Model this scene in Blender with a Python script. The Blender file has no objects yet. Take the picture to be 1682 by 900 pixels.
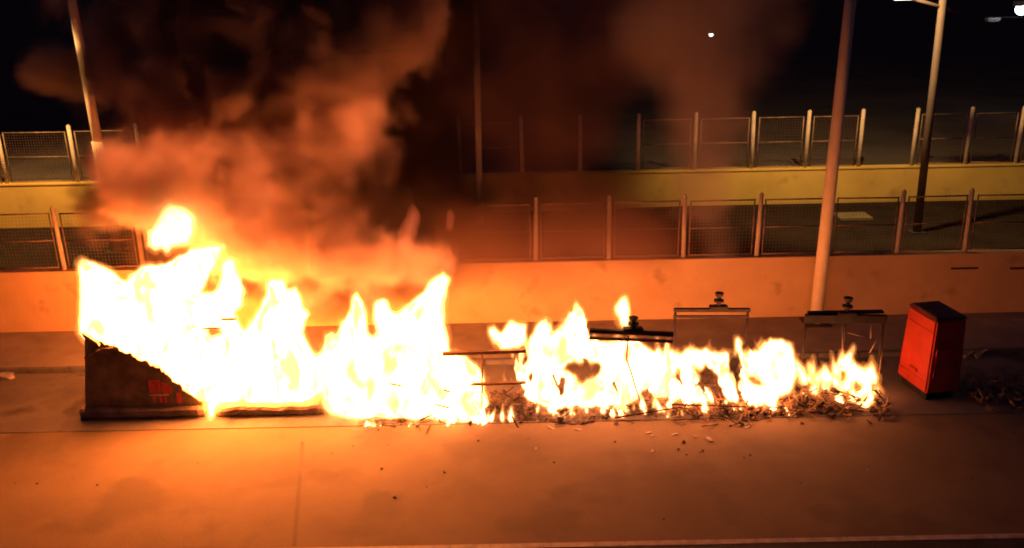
import bpy, bmesh, math, random
import numpy as np
from mathutils import Vector

random.seed(11)
np.random.seed(11)
scene = bpy.context.scene
COL = scene.collection
R = math.radians

# ------------------------------------------------------------------ camera
PW, PH, FPX = 1682.0, 900.0, 1457.0
PITCH, ROLL, CAMZ = R(19.0), 0.02, 9.0
CAM = np.array([0.0, 0.0, CAMZ])
FW = np.array([0.0, math.cos(PITCH), -math.sin(PITCH)])
_rt = np.array([1.0, 0.0, 0.0])
_up = np.cross(_rt, FW)
RT = _rt * math.cos(ROLL) - _up * math.sin(ROLL)
UP = _up * math.cos(ROLL) + _rt * math.sin(ROLL)
cam_data = bpy.data.cameras.new('camera')
cam_data.sensor_width = 36.0
cam_data.lens = FPX / PW * 36.0
cam_data.clip_end = 2000.0
cam = bpy.data.objects.new('camera', cam_data)
COL.objects.link(cam)
from mathutils import Matrix
M = Matrix(((RT[0], UP[0], -FW[0], 0), (RT[1], UP[1], -FW[1], 0), (RT[2], UP[2], -FW[2], CAMZ), (0, 0, 0, 1)))
cam.matrix_world = M
scene.camera = cam

# ------------------------------------------------------------------ night sky, exposure, renderer
world = bpy.data.worlds.new('World')
scene.world = world
world.use_nodes = True
bg = world.node_tree.nodes['Background']
bg.inputs['Color'].default_value = (0.62, 0.40, 0.9, 1)
bg.inputs['Strength'].default_value = 0.028
scene.view_settings.view_transform = 'Standard'
scene.view_settings.look = 'None'
scene.view_settings.exposure = 0.0
scene.view_settings.gamma = 1.0
scene.view_settings.use_curve_mapping = False
cy = scene.cycles
cy.use_denoising = True
cy.max_bounces = 4
cy.diffuse_bounces = 2
cy.glossy_bounces = 2
cy.volume_bounces = 1
cy.transparent_max_bounces = 16
cy.sample_clamp_indirect = 4.0
cy.volume_step_rate = 2.2
cy.volume_max_steps = 256
cy.filter_width = 1.9

FIRE = (1.0, 0.215, 0.034)      # colour of the fire's light
FIRE_GAIN = 66.0


def px(x, y, Y):
    """world point seen at photograph pixel (x, y) on the upright plane at distance Y"""
    d = FW + RT * (x - PW / 2) / FPX - UP * (y - PH / 2) / FPX
    return CAM + d * (Y / d[1])


def gz(x, y, z):
    """world point seen at photograph pixel (x, y) at height z"""
    d = FW + RT * (x - PW / 2) / FPX - UP * (y - PH / 2) / FPX
    return CAM + d * ((z - CAMZ) / d[2])


# ------------------------------------------------------------------ object helpers
def tag(o, label=None, cat=None, group=None, kind=None):
    if label: o['label'] = label
    if cat: o['category'] = cat
    if group: o['group'] = group
    if kind: o['kind'] = kind
    return o


def link(name, me, mat=None, parent=None):
    o = bpy.data.objects.new(name, me)
    if mat is not None and me is not None and len(me.materials) == 0:
        me.materials.append(mat)
    COL.objects.link(o)
    if parent is not None:
        o.parent = parent
    return o


def empty(name, loc=(0, 0, 0), rz=0.0):
    o = bpy.data.objects.new(name, None)
    COL.objects.link(o)
    o.location = loc
    o.rotation_euler = (0, 0, rz)
    return o


class MB:
    """collects boxes, tubes and prisms into one bmesh"""
    def __init__(self):
        self.bm = bmesh.new()

    def box(self, a, b, rz=0.0, tilt=None, bevel=0.0):
        a, b = Vector(a), Vector(b)
        c = (a + b) / 2
        s = b - a
        geo = bmesh.ops.create_cube(self.bm, size=1.0)
        vs = geo['verts']
        bmesh.ops.scale(self.bm, vec=s, verts=vs)
        if bevel > 0:
            es = list({e for v in vs for e in v.link_edges})
            r = bmesh.ops.bevel(self.bm, geom=es, offset=bevel, segments=2, affect='EDGES')
            vs = list({v for f in r['faces'] for v in f.verts} | {v for v in vs if v.is_valid})
        if tilt is not None:
            bmesh.ops.rotate(self.bm, cent=(0, 0, 0), matrix=tilt, verts=vs)
        if rz:
            bmesh.ops.rotate(self.bm, cent=(0, 0, 0), matrix=Matrix.Rotation(rz, 3, 'Z'), verts=vs)
        bmesh.ops.translate(self.bm, vec=c, verts=vs)
        return self

    def tube(self, p, q, r0, r1=None, seg=10, cap=True):
        p, q = Vector(p), Vector(q)
        r1 = r0 if r1 is None else r1
        d = (q - p)
        L = d.length
        geo = bmesh.ops.create_cone(self.bm, cap_ends=cap, segments=seg, radius1=r0, radius2=r1, depth=L)
        vs = geo['verts']
        rot = d.to_track_quat('Z', 'Y').to_matrix()
        bmesh.ops.rotate(self.bm, cent=(0, 0, 0), matrix=rot, verts=vs)
        bmesh.ops.translate(self.bm, vec=(p + q) / 2, verts=vs)
        return self

    def path(self, pts, r, seg=8):
        for a, b in zip(pts[:-1], pts[1:]):
            self.tube(a, b, r, r, seg)
        return self

    def prism(self, poly, y0, y1):
        """polygon of (x, z) pulled from y0 to y1"""
        f = [self.bm.verts.new((x, y0, z)) for x, z in poly]
        g = [self.bm.verts.new((x, y1, z)) for x, z in poly]
        n = len(poly)
        self.bm.faces.new(f)
        self.bm.faces.new(g[::-1])
        for i in range(n):
            j = (i + 1) % n
            self.bm.faces.new((f[j], f[i], g[i], g[j]))
        return self

    def hexa(self, v):
        """8 corners, bottom ring then top ring"""
        q = [self.bm.verts.new(p) for p in v]
        for f in ((3, 2, 1, 0), (4, 5, 6, 7), (0, 1, 5, 4), (1, 2, 6, 5), (2, 3, 7, 6), (3, 0, 4, 7)):
            self.bm.faces.new([q[i] for i in f])
        return self

    def jitter(self, amp, seed=0):
        rng = random.Random(seed)
        for v in self.bm.verts:
            v.co += Vector((rng.uniform(-amp, amp), rng.uniform(-amp, amp), rng.uniform(-amp, amp)))
        return self

    def mesh(self, name, smooth=False):
        bmesh.ops.recalc_face_normals(self.bm, faces=self.bm.faces)
        me = bpy.data.meshes.new(name)
        self.bm.to_mesh(me)
        self.bm.free()
        if smooth:
            me.shade_smooth()
        return me

    def build(self, name, mat, parent=None, smooth=False, bevel=0.0):
        if bevel > 0:
            bmesh.ops.bevel(self.bm, geom=list(self.bm.edges), offset=bevel, segments=2, affect='EDGES', clamp_overlap=True)
        return link(name, self.mesh(name, smooth), mat, parent)


# ------------------------------------------------------------------ materials
def mat_surface(name, col, rough=0.8, col2=None, scale=3.0, bump=0.2, bscale=40.0, metal=0.0, detail=6.0, spec=0.35, spots=None):
    m = bpy.data.materials.new(name)
    m.use_nodes = True
    nt = m.node_tree
    b = nt.nodes['Principled BSDF']
    b.inputs['Roughness'].default_value = rough
    b.inputs['Metallic'].default_value = metal
    b.inputs['Specular IOR Level'].default_value = spec
    tc = nt.nodes.new('ShaderNodeTexCoord')
    geo = nt.nodes.new('ShaderNodeNewGeometry')
    n1 = nt.nodes.new('ShaderNodeTexNoise')
    n1.inputs['Scale'].default_value = scale
    n1.inputs['Detail'].default_value = detail
    n1.inputs['Roughness'].default_value = 0.62
    nt.links.new(geo.outputs['Position'], n1.inputs['Vector'])
    ramp = nt.nodes.new('ShaderNodeValToRGB')
    ramp.color_ramp.elements[0].position = 0.32
    ramp.color_ramp.elements[1].position = 0.68
    c2 = col2 if col2 else tuple(c * 0.6 for c in col)
    ramp.color_ramp.elements[0].color = (*c2, 1)
    ramp.color_ramp.elements[1].color = (*col, 1)
    nt.links.new(n1.outputs['Fac'], ramp.inputs['Fac'])
    out = ramp.outputs['Color']
    if spots:
        scol, sscale, thr = spots
        n3 = nt.nodes.new('ShaderNodeTexNoise')
        n3.inputs['Scale'].default_value = sscale
        n3.inputs['Detail'].default_value = 4.0
        nt.links.new(geo.outputs['Position'], n3.inputs['Vector'])
        r3 = nt.nodes.new('ShaderNodeValToRGB')
        r3.color_ramp.elements[0].position = thr
        r3.color_ramp.elements[1].position = min(1.0, thr + 0.12)
        nt.links.new(n3.outputs['Fac'], r3.inputs['Fac'])
        mx = nt.nodes.new('ShaderNodeMix')
        mx.data_type = 'RGBA'
        nt.links.new(r3.outputs['Color'], mx.inputs['Factor'])
        nt.links.new(out, mx.inputs['A'])
        mx.inputs['B'].default_value = (*scol, 1)
        out = mx.outputs['Result']
    nt.links.new(out, b.inputs['Base Color'])
    if bump > 0:
        n2 = nt.nodes.new('ShaderNodeTexNoise')
        n2.inputs['Scale'].default_value = bscale
        n2.inputs['Detail'].default_value = 5.0
        nt.links.new(geo.outputs['Position'], n2.inputs['Vector'])
        bp = nt.nodes.new('ShaderNodeBump')
        bp.inputs['Strength'].default_value = bump
        bp.inputs['Distance'].default_value = 0.02
        nt.links.new(n2.outputs['Fac'], bp.inputs['Height'])
        nt.links.new(bp.outputs['Normal'], b.inputs['Normal'])
    return m


def mat_emit(name, col, strength):
    m = bpy.data.materials.new(name)
    m.use_nodes = True
    nt = m.node_tree
    nt.nodes.clear()
    o = nt.nodes.new('ShaderNodeOutputMaterial')
    e = nt.nodes.new('ShaderNodeEmission')
    e.inputs['Color'].default_value = (*col, 1)
    e.inputs['Strength'].default_value = strength
    nt.links.new(e.outputs['Emission'], o.inputs['Surface'])
    return m


def mat_flame(name, col, strength, low=.16):
    """burning gas whose brightness wanders through the flame, cooler streaks among the hot ones"""
    m = mat_emit(name, col, strength)
    nt = m.node_tree
    e = [n for n in nt.nodes if n.type == 'EMISSION'][0]
    geo = nt.nodes.new('ShaderNodeNewGeometry')
    mp = nt.nodes.new('ShaderNodeMapping'); mp.inputs['Scale'].default_value = (1, 1, .5)
    nz = nt.nodes.new('ShaderNodeTexNoise'); nz.inputs['Scale'].default_value = 2.6; nz.inputs['Detail'].default_value = 5.0; nz.inputs['Distortion'].default_value = .5
    mr = nt.nodes.new('ShaderNodeMapRange'); mr.interpolation_type = 'SMOOTHSTEP'
    mr.inputs['From Min'].default_value = .34; mr.inputs['From Max'].default_value = .52
    mr.inputs['To Min'].default_value = strength * low; mr.inputs['To Max'].default_value = strength
    nt.links.new(geo.outputs['Position'], mp.inputs['Vector'])
    nt.links.new(mp.outputs['Vector'], nz.inputs['Vector'])
    nt.links.new(nz.outputs['Fac'], mr.inputs['Value'])
    nt.links.new(mr.outputs['Result'], e.inputs['Strength'])
    return m


def mat_glow(name, col, strength):
    """thin burning gas: a volume that gives off light"""
    m = bpy.data.materials.new(name)
    m.use_nodes = True
    nt = m.node_tree
    nt.nodes.clear()
    o = nt.nodes.new('ShaderNodeOutputMaterial')
    e = nt.nodes.new('ShaderNodeEmission')
    e.inputs['Color'].default_value = (*col, 1)
    e.inputs['Strength'].default_value = strength
    nt.links.new(e.outputs['Emission'], o.inputs['Volume'])
    m.cycles.homogeneous_volume = True
    return m


def mat_smoke(name, density, col, aniso=0.1, absorb=(0, 0, 0), glow=None):
    m = bpy.data.materials.new(name)
    m.use_nodes = True
    nt = m.node_tree
    nt.nodes.clear()
    o = nt.nodes.new('ShaderNodeOutputMaterial')
    p = nt.nodes.new('ShaderNodeVolumePrincipled')
    p.inputs['Color'].default_value = (*col, 1)
    p.inputs['Density'].default_value = density
    p.inputs['Density Attribute'].default_value = 'density'
    p.inputs['Anisotropy'].default_value = aniso
    p.inputs['Absorption Color'].default_value = (*absorb, 1)
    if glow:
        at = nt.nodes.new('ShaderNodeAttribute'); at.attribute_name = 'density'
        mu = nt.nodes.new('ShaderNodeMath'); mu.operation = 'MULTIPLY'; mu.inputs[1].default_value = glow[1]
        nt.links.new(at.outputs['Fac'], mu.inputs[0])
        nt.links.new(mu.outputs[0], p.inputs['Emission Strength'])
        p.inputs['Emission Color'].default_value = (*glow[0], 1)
    nt.links.new(p.outputs['Volume'], o.inputs['Volume'])
    return m


ASPHALT = mat_surface('asphalt', (0.215, 0.162, 0.098), 0.85, (0.165, 0.122, 0.075), 0.55, 0.55, 34.0, spots=((0.145, 0.11, 0.07), 0.6, 0.52))
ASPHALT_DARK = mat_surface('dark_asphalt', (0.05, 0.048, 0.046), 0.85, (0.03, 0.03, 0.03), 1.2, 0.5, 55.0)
JOINT = mat_surface('old_tar', (0.15, 0.115, 0.075), 0.8, (0.12, 0.09, 0.06), 3.0, 0.5, 55.0)
LANE = mat_surface('lane_concrete', (0.20, 0.18, 0.155), 0.85, (0.12, 0.11, 0.10), 0.9, 0.4, 45.0, spots=((0.08, 0.072, 0.064), 0.9, 0.54))
PAVING = mat_surface('pavement_concrete', (0.32, 0.27, 0.22), 0.85, (0.22, 0.185, 0.15), 1.5, 0.3, 40.0)
KERB = mat_surface('kerb_stone', (0.16, 0.15, 0.14), 0.85, (0.09, 0.08, 0.075), 3.0, 0.3, 40.0)
WALL = mat_surface('ochre_render', (0.64, 0.43, 0.22), 0.9, (0.52, 0.34, 0.17), 0.8, 0.25, 30.0, spots=((0.36, 0.24, 0.10), 1.1, 0.60))
WALL2 = mat_surface('yellow_render', (0.58, 0.42, 0.12), 0.9, (0.46, 0.32, 0.09), 0.7, 0.25, 30.0, spots=((0.34, 0.23, 0.07), 0.9, 0.60))
TERRACE = mat_surface('court_tarmac', (0.028, 0.022, 0.019), 1.0, (0.016, 0.013, 0.011), 0.8, 0.3, 40.0, spec=0.0)
EARTH = mat_surface('dark_earth', (0.10, 0.085, 0.08), 1.0, (0.06, 0.055, 0.05), 0.3, 0.5, 5.0, spec=0.0)
POSTM = mat_surface('post_paint', (0.52, 0.44, 0.37), 0.65, (0.38, 0.31, 0.26), 4.0, 0.1, 60.0)
FRAMEM = mat_surface('galvanised_steel', (0.26, 0.175, 0.135), 0.6, (0.10, 0.07, 0.055), 6.0, 0.05, 60.0, metal=0.3)
WIREM = mat_surface('fence_wire', (0.20, 0.125, 0.095), 0.6, (0.11, 0.07, 0.055), 6.0, 0.0, 60.0, metal=0.3)
POLEM = mat_surface('pole_concrete', (0.60, 0.50, 0.42), 0.8, (0.48, 0.39, 0.32), 2.0, 0.15, 40.0)
BINM = mat_surface('charred_plastic', (0.27, 0.20, 0.12), 0.6, (0.13, 0.10, 0.06), 3.0, 0.4, 14.0)
BINBASE = mat_surface('sooty_plastic', (0.36, 0.26, 0.19), 0.4, (0.14, 0.105, 0.08), 3.0, 0.3, 18.0)
ASH = mat_surface('ash_crust', (0.16, 0.13, 0.11), 0.95, (0.03, 0.026, 0.022), 9.0, 0.8, 22.0)
CHAR = mat_surface('burnt_steel', (0.035, 0.028, 0.024), 0.7, (0.012, 0.010, 0.009), 6.0, 0.4, 30.0)
GLOWLIT = mat_surface('glowlit_steel', (0.30, 0.17, 0.09), 0.85, (0.12, 0.07, 0.04), 7.0, 0.5, 30.0)  # burnt steel lightened to brown, the fire's glow put into its colour
CHARWOOD = mat_surface('charred_wood', (0.09, 0.06, 0.04), 0.85, (0.015, 0.012, 0.01), 6.0, 0.6, 30.0)
STRAW = mat_surface('singed_straw', (0.42, 0.30, 0.17), 0.85, (0.16, 0.10, 0.06), 8.0, 0.4, 30.0)
CARD = mat_surface('cardboard', (0.45, 0.31, 0.17), 0.85, (0.24, 0.15, 0.08), 3.0, 0.3, 20.0)
PAPER = mat_surface('paper', (0.42, 0.38, 0.33), 0.8, (0.22, 0.20, 0.17), 6.0, 0.2, 30.0)
STONE = mat_surface('grit', (0.10, 0.09, 0.08), 0.9, (0.04, 0.035, 0.03), 8.0, 0.4, 30.0)
REDM = mat_surface('red_paint', (0.58, 0.055, 0.022), 0.55, (0.40, 0.035, 0.016), 1.6, 0.08, 25.0, spots=((0.20, 0.02, 0.012), 2.3, 0.66))
LIDM = mat_surface('dark_lid', (0.16, 0.06, 0.042), 0.75, (0.09, 0.04, 0.03), 3.0, 0.15, 25.0)
DARK = mat_surface('black_rubber', (0.02, 0.02, 0.02), 0.7, (0.012, 0.012, 0.012), 3.0, 0.1, 25.0)
LINEM = mat_surface('worn_white_paint', (0.58, 0.52, 0.44), 0.8, (0.30, 0.26, 0.21), 5.0, 0.2, 50.0)
LABELM = mat_surface('red_sticker', (0.65, 0.10, 0.06), 0.5, (0.5, 0.07, 0.04), 10.0, 0.0)
LABELW = mat_surface('white_sticker', (0.7, 0.6, 0.45), 0.5, (0.55, 0.45, 0.35), 10.0, 0.0)
PATCHM = mat_surface('pale_patch_colour', (0.15, 0.125, 0.075), 0.9, (0.10, 0.085, 0.05), 4.0, 0.2, 30.0)
STEELPOLE = mat_surface('grey_steel_pole', (0.10, 0.082, 0.08), 0.75, (0.07, 0.058, 0.056), 2.0, 0.1, 40.0)
LITPOLE = mat_surface('light_boosted_pole', (0.80, 0.70, 0.50), 0.85, (0.68, 0.58, 0.41), 2.0, 0.12, 40.0)  # lighter than the other poles, missing front lamp light put into the colour
LAMPBODY = mat_surface('lamp_aluminium', (0.45, 0.44, 0.43), 0.45, (0.35, 0.34, 0.33), 5.0, 0.0, metal=0.5)

FLAME = mat_flame('flame_core', FIRE, FIRE_GAIN)
FLAME_MID = mat_flame('flame_middle_core', (1.0, 0.24, 0.055), 24.0, .2)
FLAME_LOW = mat_flame('flame_low_core', (1.0, 0.25, 0.085), 14.5, .22)
FLAME_SOFT = mat_emit('flame_pale_core', (1.0, 0.62, 0.22), 4.2)
EDGE = mat_glow('flame_edge_gas', (1.0, 0.50, 0.14), 7.5)
FRINGE = mat_glow('flame_fringe_gas', (1.0, 0.27, 0.05), 2.2)
WISP = mat_glow('red_flame_gas', (1.0, 0.16, 0.05), .8)

# ------------------------------------------------------------------ the setting
YK, YW, ZP, ZW, YU, ZU, ZT = 19.45, 21.85, 0.13, 1.80, 29.0, 2.53, 1.32
YL = 16.55


def sheet(name, x0, x1, y0, y1, z, mat, nx=1, ny=1, wob=0.0):
    bm = bmesh.new()
    g = [[bm.verts.new((x0 + (x1 - x0) * i / nx, y0 + (y1 - y0) * j / ny, z + (random.uniform(-wob, wob) if 0 < i < nx and 0 < j < ny else 0))) for j in range(ny + 1)] for i in range(nx + 1)]
    for i in range(nx):
        for j in range(ny):
            bm.faces.new((g[i][j], g[i + 1][j], g[i + 1][j + 1], g[i][j + 1]))
    me = bpy.data.meshes.new(name)
    bm.to_mesh(me)
    bm.free()
    o = link(name, me, mat)
    o['kind'] = 'structure'
    return o


sheet('ground', -400, 400, -300, 900, -0.05, EARTH)
sheet('road', -40, 40, -5, YL, 0.0, ASPHALT, 60, 20, 0.004)
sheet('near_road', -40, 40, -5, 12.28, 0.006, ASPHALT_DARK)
o = MB().box((-40, YL, -0.04), (40, YK, 0.012)).build('parking_lane', LANE); o['kind'] = 'structure'
sheet('road_marking', -40, 40, 12.30, 12.42, 0.010, LINEM)
# tar joint across the carriageway
tj = MB()
a, b = gz(497, 725, 0), gz(482, 900, 0)
tj.hexa([(a[0] - .035, a[1], .001), (a[0] + .035, a[1], .001), (b[0] + .035, 12.5, .001), (b[0] - .035, 12.5, .001),
         (a[0] - .035, a[1], .006), (a[0] + .035, a[1], .006), (b[0] + .035, 12.5, .006), (b[0] - .035, 12.5, .006)])
o = tj.build('road_joint', JOINT); o['kind'] = 'structure'
o = MB().box((-40, YK + .15, -0.04), (40, YW + .1, ZP - .004)).build('pavement', PAVING); o['kind'] = 'structure'
kerb = empty('kerb'); kerb['kind'] = 'structure'
kme = MB().box((0.008, 0, -0.04), (0.992, .15, ZP), bevel=0.018).mesh('kerb_stone')
for i in range(-18, 18):
    k = link('kerb_stone', kme, KERB, kerb)
    k.location = (i + 0.3, YK + random.uniform(-.004, .004), random.uniform(-.004, .004))
# terrace and upper ground
def zt(x):
    return 1.02 + .30 * min(1.0, max(0.0, (x + 14.0) / 20.0))
tb = MB()
for xa_, xb_ in ((-40, -14), (-14, 6), (6, 40)):
    tb.hexa([(xa_, YW + .25, -.04), (xb_, YW + .25, -.04), (xb_, YU - .01, -.04), (xa_, YU - .01, -.04), (xa_, YW + .25, zt(xa_)), (xb_, YW + .25, zt(xb_)), (xb_, YU - .01, zt(xb_)), (xa_, YU - .01, zt(xa_))])
bmesh.ops.remove_doubles(tb.bm, verts=tb.bm.verts, dist=.001)
o = tb.build('terrace', TERRACE); o['kind'] = 'structure'
o = MB().box((-400, YU + .3, -.04), (400, 900, ZU - .12)).build('upper_ground', EARTH); o['kind'] = 'structure'

lw = empty('retaining_wall', (0, YW, 0))
tag(lw, 'low ochre rendered retaining wall running behind the burning containers', 'wall')
MB().box((-24, 0, 0), (24, .24, ZW - .07)).build('wall_face', WALL, lw)
MB().box((-24, -.035, ZW - .07), (24, .28, ZW), bevel=.012).build('coping', WALL, lw)
for (xx, w) in ((1585, .36), (1672, .2)):
    p = px(xx, 441, YW - .02)
    MB().box((p[0] - w, -.012, p[2] - .028), (p[0] + w, .05, p[2] + .028), bevel=.008).build('drain_slot', DARK, lw)
uw = empty('terrace_wall', (0, YU, 0))
tag(uw, 'yellow rendered wall at the back of the terrace, below the upper fence', 'wall')
MB().box((-34, 0, 0), (34, .28, ZU - .06)).build('wall_face', WALL2, uw)
MB().box((-34, -.03, ZU - .06), (34, .31, ZU), bevel=.012).build('coping', WALL2, uw)


# ------------------------------------------------------------------ fences
def panel_meshes(w, h, key, cache={}):
    k = (round(w, 2), round(h, 2))
    if k in cache:
        return cache[k]
    fr = MB()
    r = .021
    for z in (0.0, h * .5, h):
        fr.tube((0, 0, z), (w, 0, z), r if z != h * .5 else r * .9, seg=8)
    for x in (0.0, w):
        fr.tube((x, 0, -r), (x, 0, h + r), r, seg=8)
    wm = MB()
    t = .0022
    n = int(w / .085)
    for i in range(1, n):
        x = w * i / n
        wm.box((x - t, -t, r * .5), (x + t, t, h - r * .5))
    m = int(h / .085)
    for j in range(1, m):
        z = h * j / m
        if abs(z - h / 2) < .03:
            continue
        wm.box((r * .5, -t * .5 + .0062, z - t), (w - r * .5, t * .5 + .0062, z + t))
    cache[k] = (fr.mesh('panel_frame', True), wm.mesh('wire_mesh'))
    return cache[k]


def fence(name, label, bases, Y, z0, hpost, hframe, skip=(), rp=.06, gap=.14):
    f = empty(name, (0, Y, z0))
    tag(f, label, 'fence')
    pme = MB().tube((0, 0, -.03), (0, 0, hpost), rp, rp * .92, 12).tube((0, 0, hpost), (0, 0, hpost + .03), rp * .92, rp * .35, 12).mesh('post', True)
    xs = []
    for (x, y) in bases:
        d = FW + RT * (x - PW / 2) / FPX - UP * (y - PH / 2) / FPX
        xs.append((CAM + d * (Y / d[1]))[0])
    for x in xs:
        p = link('post', pme, POSTM, f)
        p.location = (x, 0, 0)
        p.rotation_euler = (random.uniform(-.018, .018), random.uniform(-.018, .018), 0)
    for i, (a, b) in enumerate(zip(xs[:-1], xs[1:])):
        if i in skip:
            continue
        w = round(b - a - 2 * gap, 2)
        fm, wm = panel_meshes(w, hframe, 0)
        fo = link('panel_frame', fm, FRAMEM, f)
        fo.location = ((a + b) / 2 - w / 2, random.uniform(-.015, .015), .06)
        fo.rotation_euler = (random.uniform(-.015, .015), random.uniform(-.008, .008), 0)
        link('wire_mesh', wm, WIREM, fo)
    return f


fence('mesh_fence', 'welded mesh fence panels between pale posts on top of the low retaining wall',
      [(-28, 440), (105, 436), (235, 435), (365, 435), (495, 434), (625, 433), (752, 431), (880, 430), (1000, 429), (1122, 429), (1242, 427), (1357, 425), (1472, 423), (1583, 421), (1692, 419)],
      YW + .12, ZW, 1.66, 1.44)
fence('mesh_fence', 'welded mesh fence panels between pale posts above the yellow terrace wall',
      [(-100, 300), (12, 300), (128, 296), (236, 294), (342, 292), (447, 290), (551, 288), (655, 286), (757, 285), (858, 284), (953, 282), (1047, 280), (1140, 278), (1234, 276), (1322, 274), (1410, 271), (1497, 270), (1585, 268), (1668, 267), (1750, 265)],
      YU + .14, ZU, 1.88, 1.62, skip=(9, 10, 15), rp=.068, gap=.17)


# ------------------------------------------------------------------ lamp posts
def lamp_pole(label, base, top, r0, r1, sleeve=None, arm=None, lit=None, name='lamp_post', pm=None):
    pm = pm or POLEM
    p = empty(name, tuple(base))
    tag(p, label, 'lamp post')
    b, t = Vector((0, 0, 0)), Vector(top) - Vector(base)
    MB().tube(b, t, r0, r1, 16).build('pole', pm, p, True)
    if sleeve:
        s = t * (sleeve / t.z)
        MB().tube(b, s, r0 * 1.28, r0 * 1.2, 16).build('sleeve', POLEM, p, True)
    MB().box((-r0 * 2, -r0 * 2, -.01), (r0 * 2, r0 * 2, .03), bevel=.01).build('base_plate', CHAR, p)
    return p, b, t


def lamp_head(parent, pos, axis, size=(.55, .24, .12), lens=None, drop=.035):
    pos = Vector(pos)
    rz = math.atan2(axis[1], axis[0])
    h = MB().box((-size[0] / 2, -size[1] / 2, 0), (size[0] / 2, size[1] / 2, size[2]), bevel=.03).build('lamp_head', LAMPBODY, parent)
    h.location = pos
    h.rotation_euler = (0, 0, rz)
    if lens is not None:
        if drop > .1:
            bmx = bmesh.new(); bmesh.ops.create_icosphere(bmx, subdivisions=2, radius=size[0] * .42)
            mex = bpy.data.meshes.new('lens'); bmx.to_mesh(mex); bmx.free(); mex.shade_smooth()
            lx = link('lens', mex, lens, h); lx.location = (0, 0, -size[0] * .2)
            return h
        l = MB().box((-size[0] * .4, -size[1] * .38, -drop), (size[0] * .4, size[1] * .38, -.004), bevel=.01).build('lens', lens, h)
    return h


def add_spot(loc, energy, col, size=2.6, rad=.12, aim=None):
    ld = bpy.data.lights.new('lamp_light', 'SPOT')
    ld.energy = energy; ld.color = col; ld.spot_size = size; ld.spot_blend = .6; ld.shadow_soft_size = rad
    lo = bpy.data.objects.new('lamp_light', ld)
    COL.objects.link(lo)
    lo.location = loc
    if aim is not None:
        lo.rotation_euler = (Vector(aim) - Vector(loc)).to_track_quat('-Z', 'Y').to_euler()
    return lo


SODIUM = mat_emit('sodium_lens', (1.0, .52, .16), 12.0)
LENS_COLD = mat_emit('cold_lamp_lens', (.72, .88, 1.0), 9.0)
LENS_WARM = mat_emit('warm_lamp_lens', (1.0, .84, .66), 14.0)
LENS_OFF = mat_surface('unlit_lamp_lens', (.5, .5, .48), .3, (.4, .4, .4), 5.0, 0)

# stout pole in front of the retaining wall
Yp = YW - .45
pb, pt = px(1343, 500, Yp), px(1397, 0, Yp)
d = (pt - pb) / (pt[2] - pb[2])
base = pb + d * (ZP - pb[2]); top = pb + d * (9.6 - pb[2])
p, b, t = lamp_pole('stout pale pole on the pavement in front of the retaining wall', base, top, .165, .125, pm=LITPOLE)
MB().tube(t, t + Vector((1.2, 2.4, .3)), .045, seg=10).build('arm', POLEM, p, True)
lamp_head(p, t + Vector((1.3, 2.6, .2)), (1, 2), lens=SODIUM)
hp = Vector(base) + t + Vector((1.3, 2.6, .1))
add_spot(hp, 4600, (1.0, .55, .18), R(104), aim=(hp.x + 3.4, 30.5, .8))

# pole by the left end, on the terrace
Yp = 26.0
pb, pt = px(166, 262, Yp), px(118, 0, Yp)
d = (pt - pb) / (pt[2] - pb[2])
base = pb + d * (zt(pb[0]) - pb[2]); top = pb + d * (9.9 - pb[2])
p, b, t = lamp_pole('leaning pale pole rising out of the smoke above the first burning container', base, top, .15, .115, sleeve=(px(160, 232, Yp)[2] - zt(pb[0])))
MB().tube(t, t + Vector((-2.0, -.6, .3)), .04, seg=10).build('arm', POLEM, p, True)
lamp_head(p, t + Vector((-2.2, -.7, .2)), (-3, -1), lens=SODIUM)
hp = Vector(base) + t + Vector((-2.2, -.7, .1))
add_spot(hp, 7500, (1.0, .50, .14), R(88), aim=(hp.x + .2, 29.5, 1.2))

# thin pole half hidden by smoke
Yp = 27.6
pb, pt = px(787, 280, Yp), px(781, 0, Yp)
d = (pt - pb) / (pt[2] - pb[2])
base = pb + d * (zt(pb[0]) - pb[2]); top = pb + d * (10.4 - pb[2])
p, b, t = lamp_pole('thin pole on the terrace, half hidden in dark smoke', base, top, .105, .085)
MB().tube(t, t + Vector((.0, -1.2, .2)), .035, seg=10).build('arm', POLEM, p, True)
lamp_head(p, t + Vector((0, -1.4, .15)), (0, 1), lens=LENS_OFF)

# pole with the cross-arm
Yp = 25.4
pb, pt = px(1508, 362, Yp), px(1548, 8, Yp)
d = (pt - pb) / (pt[2] - pb[2])
base = pb + d * (ZT - pb[2]); top = pb + d * (9.4 - pb[2])
p, b, t = lamp_pole('grey lamp post with a slanting cross-arm and one lit lamp', base, top, .115, .095, pm=STEELPOLE)
A1 = Vector(px(1490, -5, Yp)) - Vector(base); A2 = Vector(px(1576, 20, Yp)) - Vector(base)
MB().tube(A1, A2, .045, seg=10).build('cross_arm', STEELPOLE, p, True)
lh = lamp_head(p, A1 + Vector((-.12, 0, -.03)), (1, 0), lens=LENS_WARM)
hp = Vector(base) + A1 + Vector((-.12, 0, -.12))

# far lamps
def far_lamp(label, x, y, Y, lens, arm=1.2, pole_side=1, head=(.9, .35, .18), drop=.035):
    q = px(x, y, Y)
    bx = q[0] + pole_side * arm
    p = empty('street_lamp', (bx, Y, ZU - .12))
    tag(p, label, 'street lamp')
    z = q[2] - ZU + .12
    MB().tube((0, 0, 0), (0, 0, z + .1), .07, .05, 10).build('pole', CHAR, p, True)
    MB().tube((0, 0, z + .1), (-pole_side * arm, 0, z + .14), .035, seg=8).build('arm', CHAR, p, True)
    lamp_head(p, (-pole_side * arm, 0, z), (1, 0), size=head, lens=lens, drop=drop)
    return p


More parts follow.
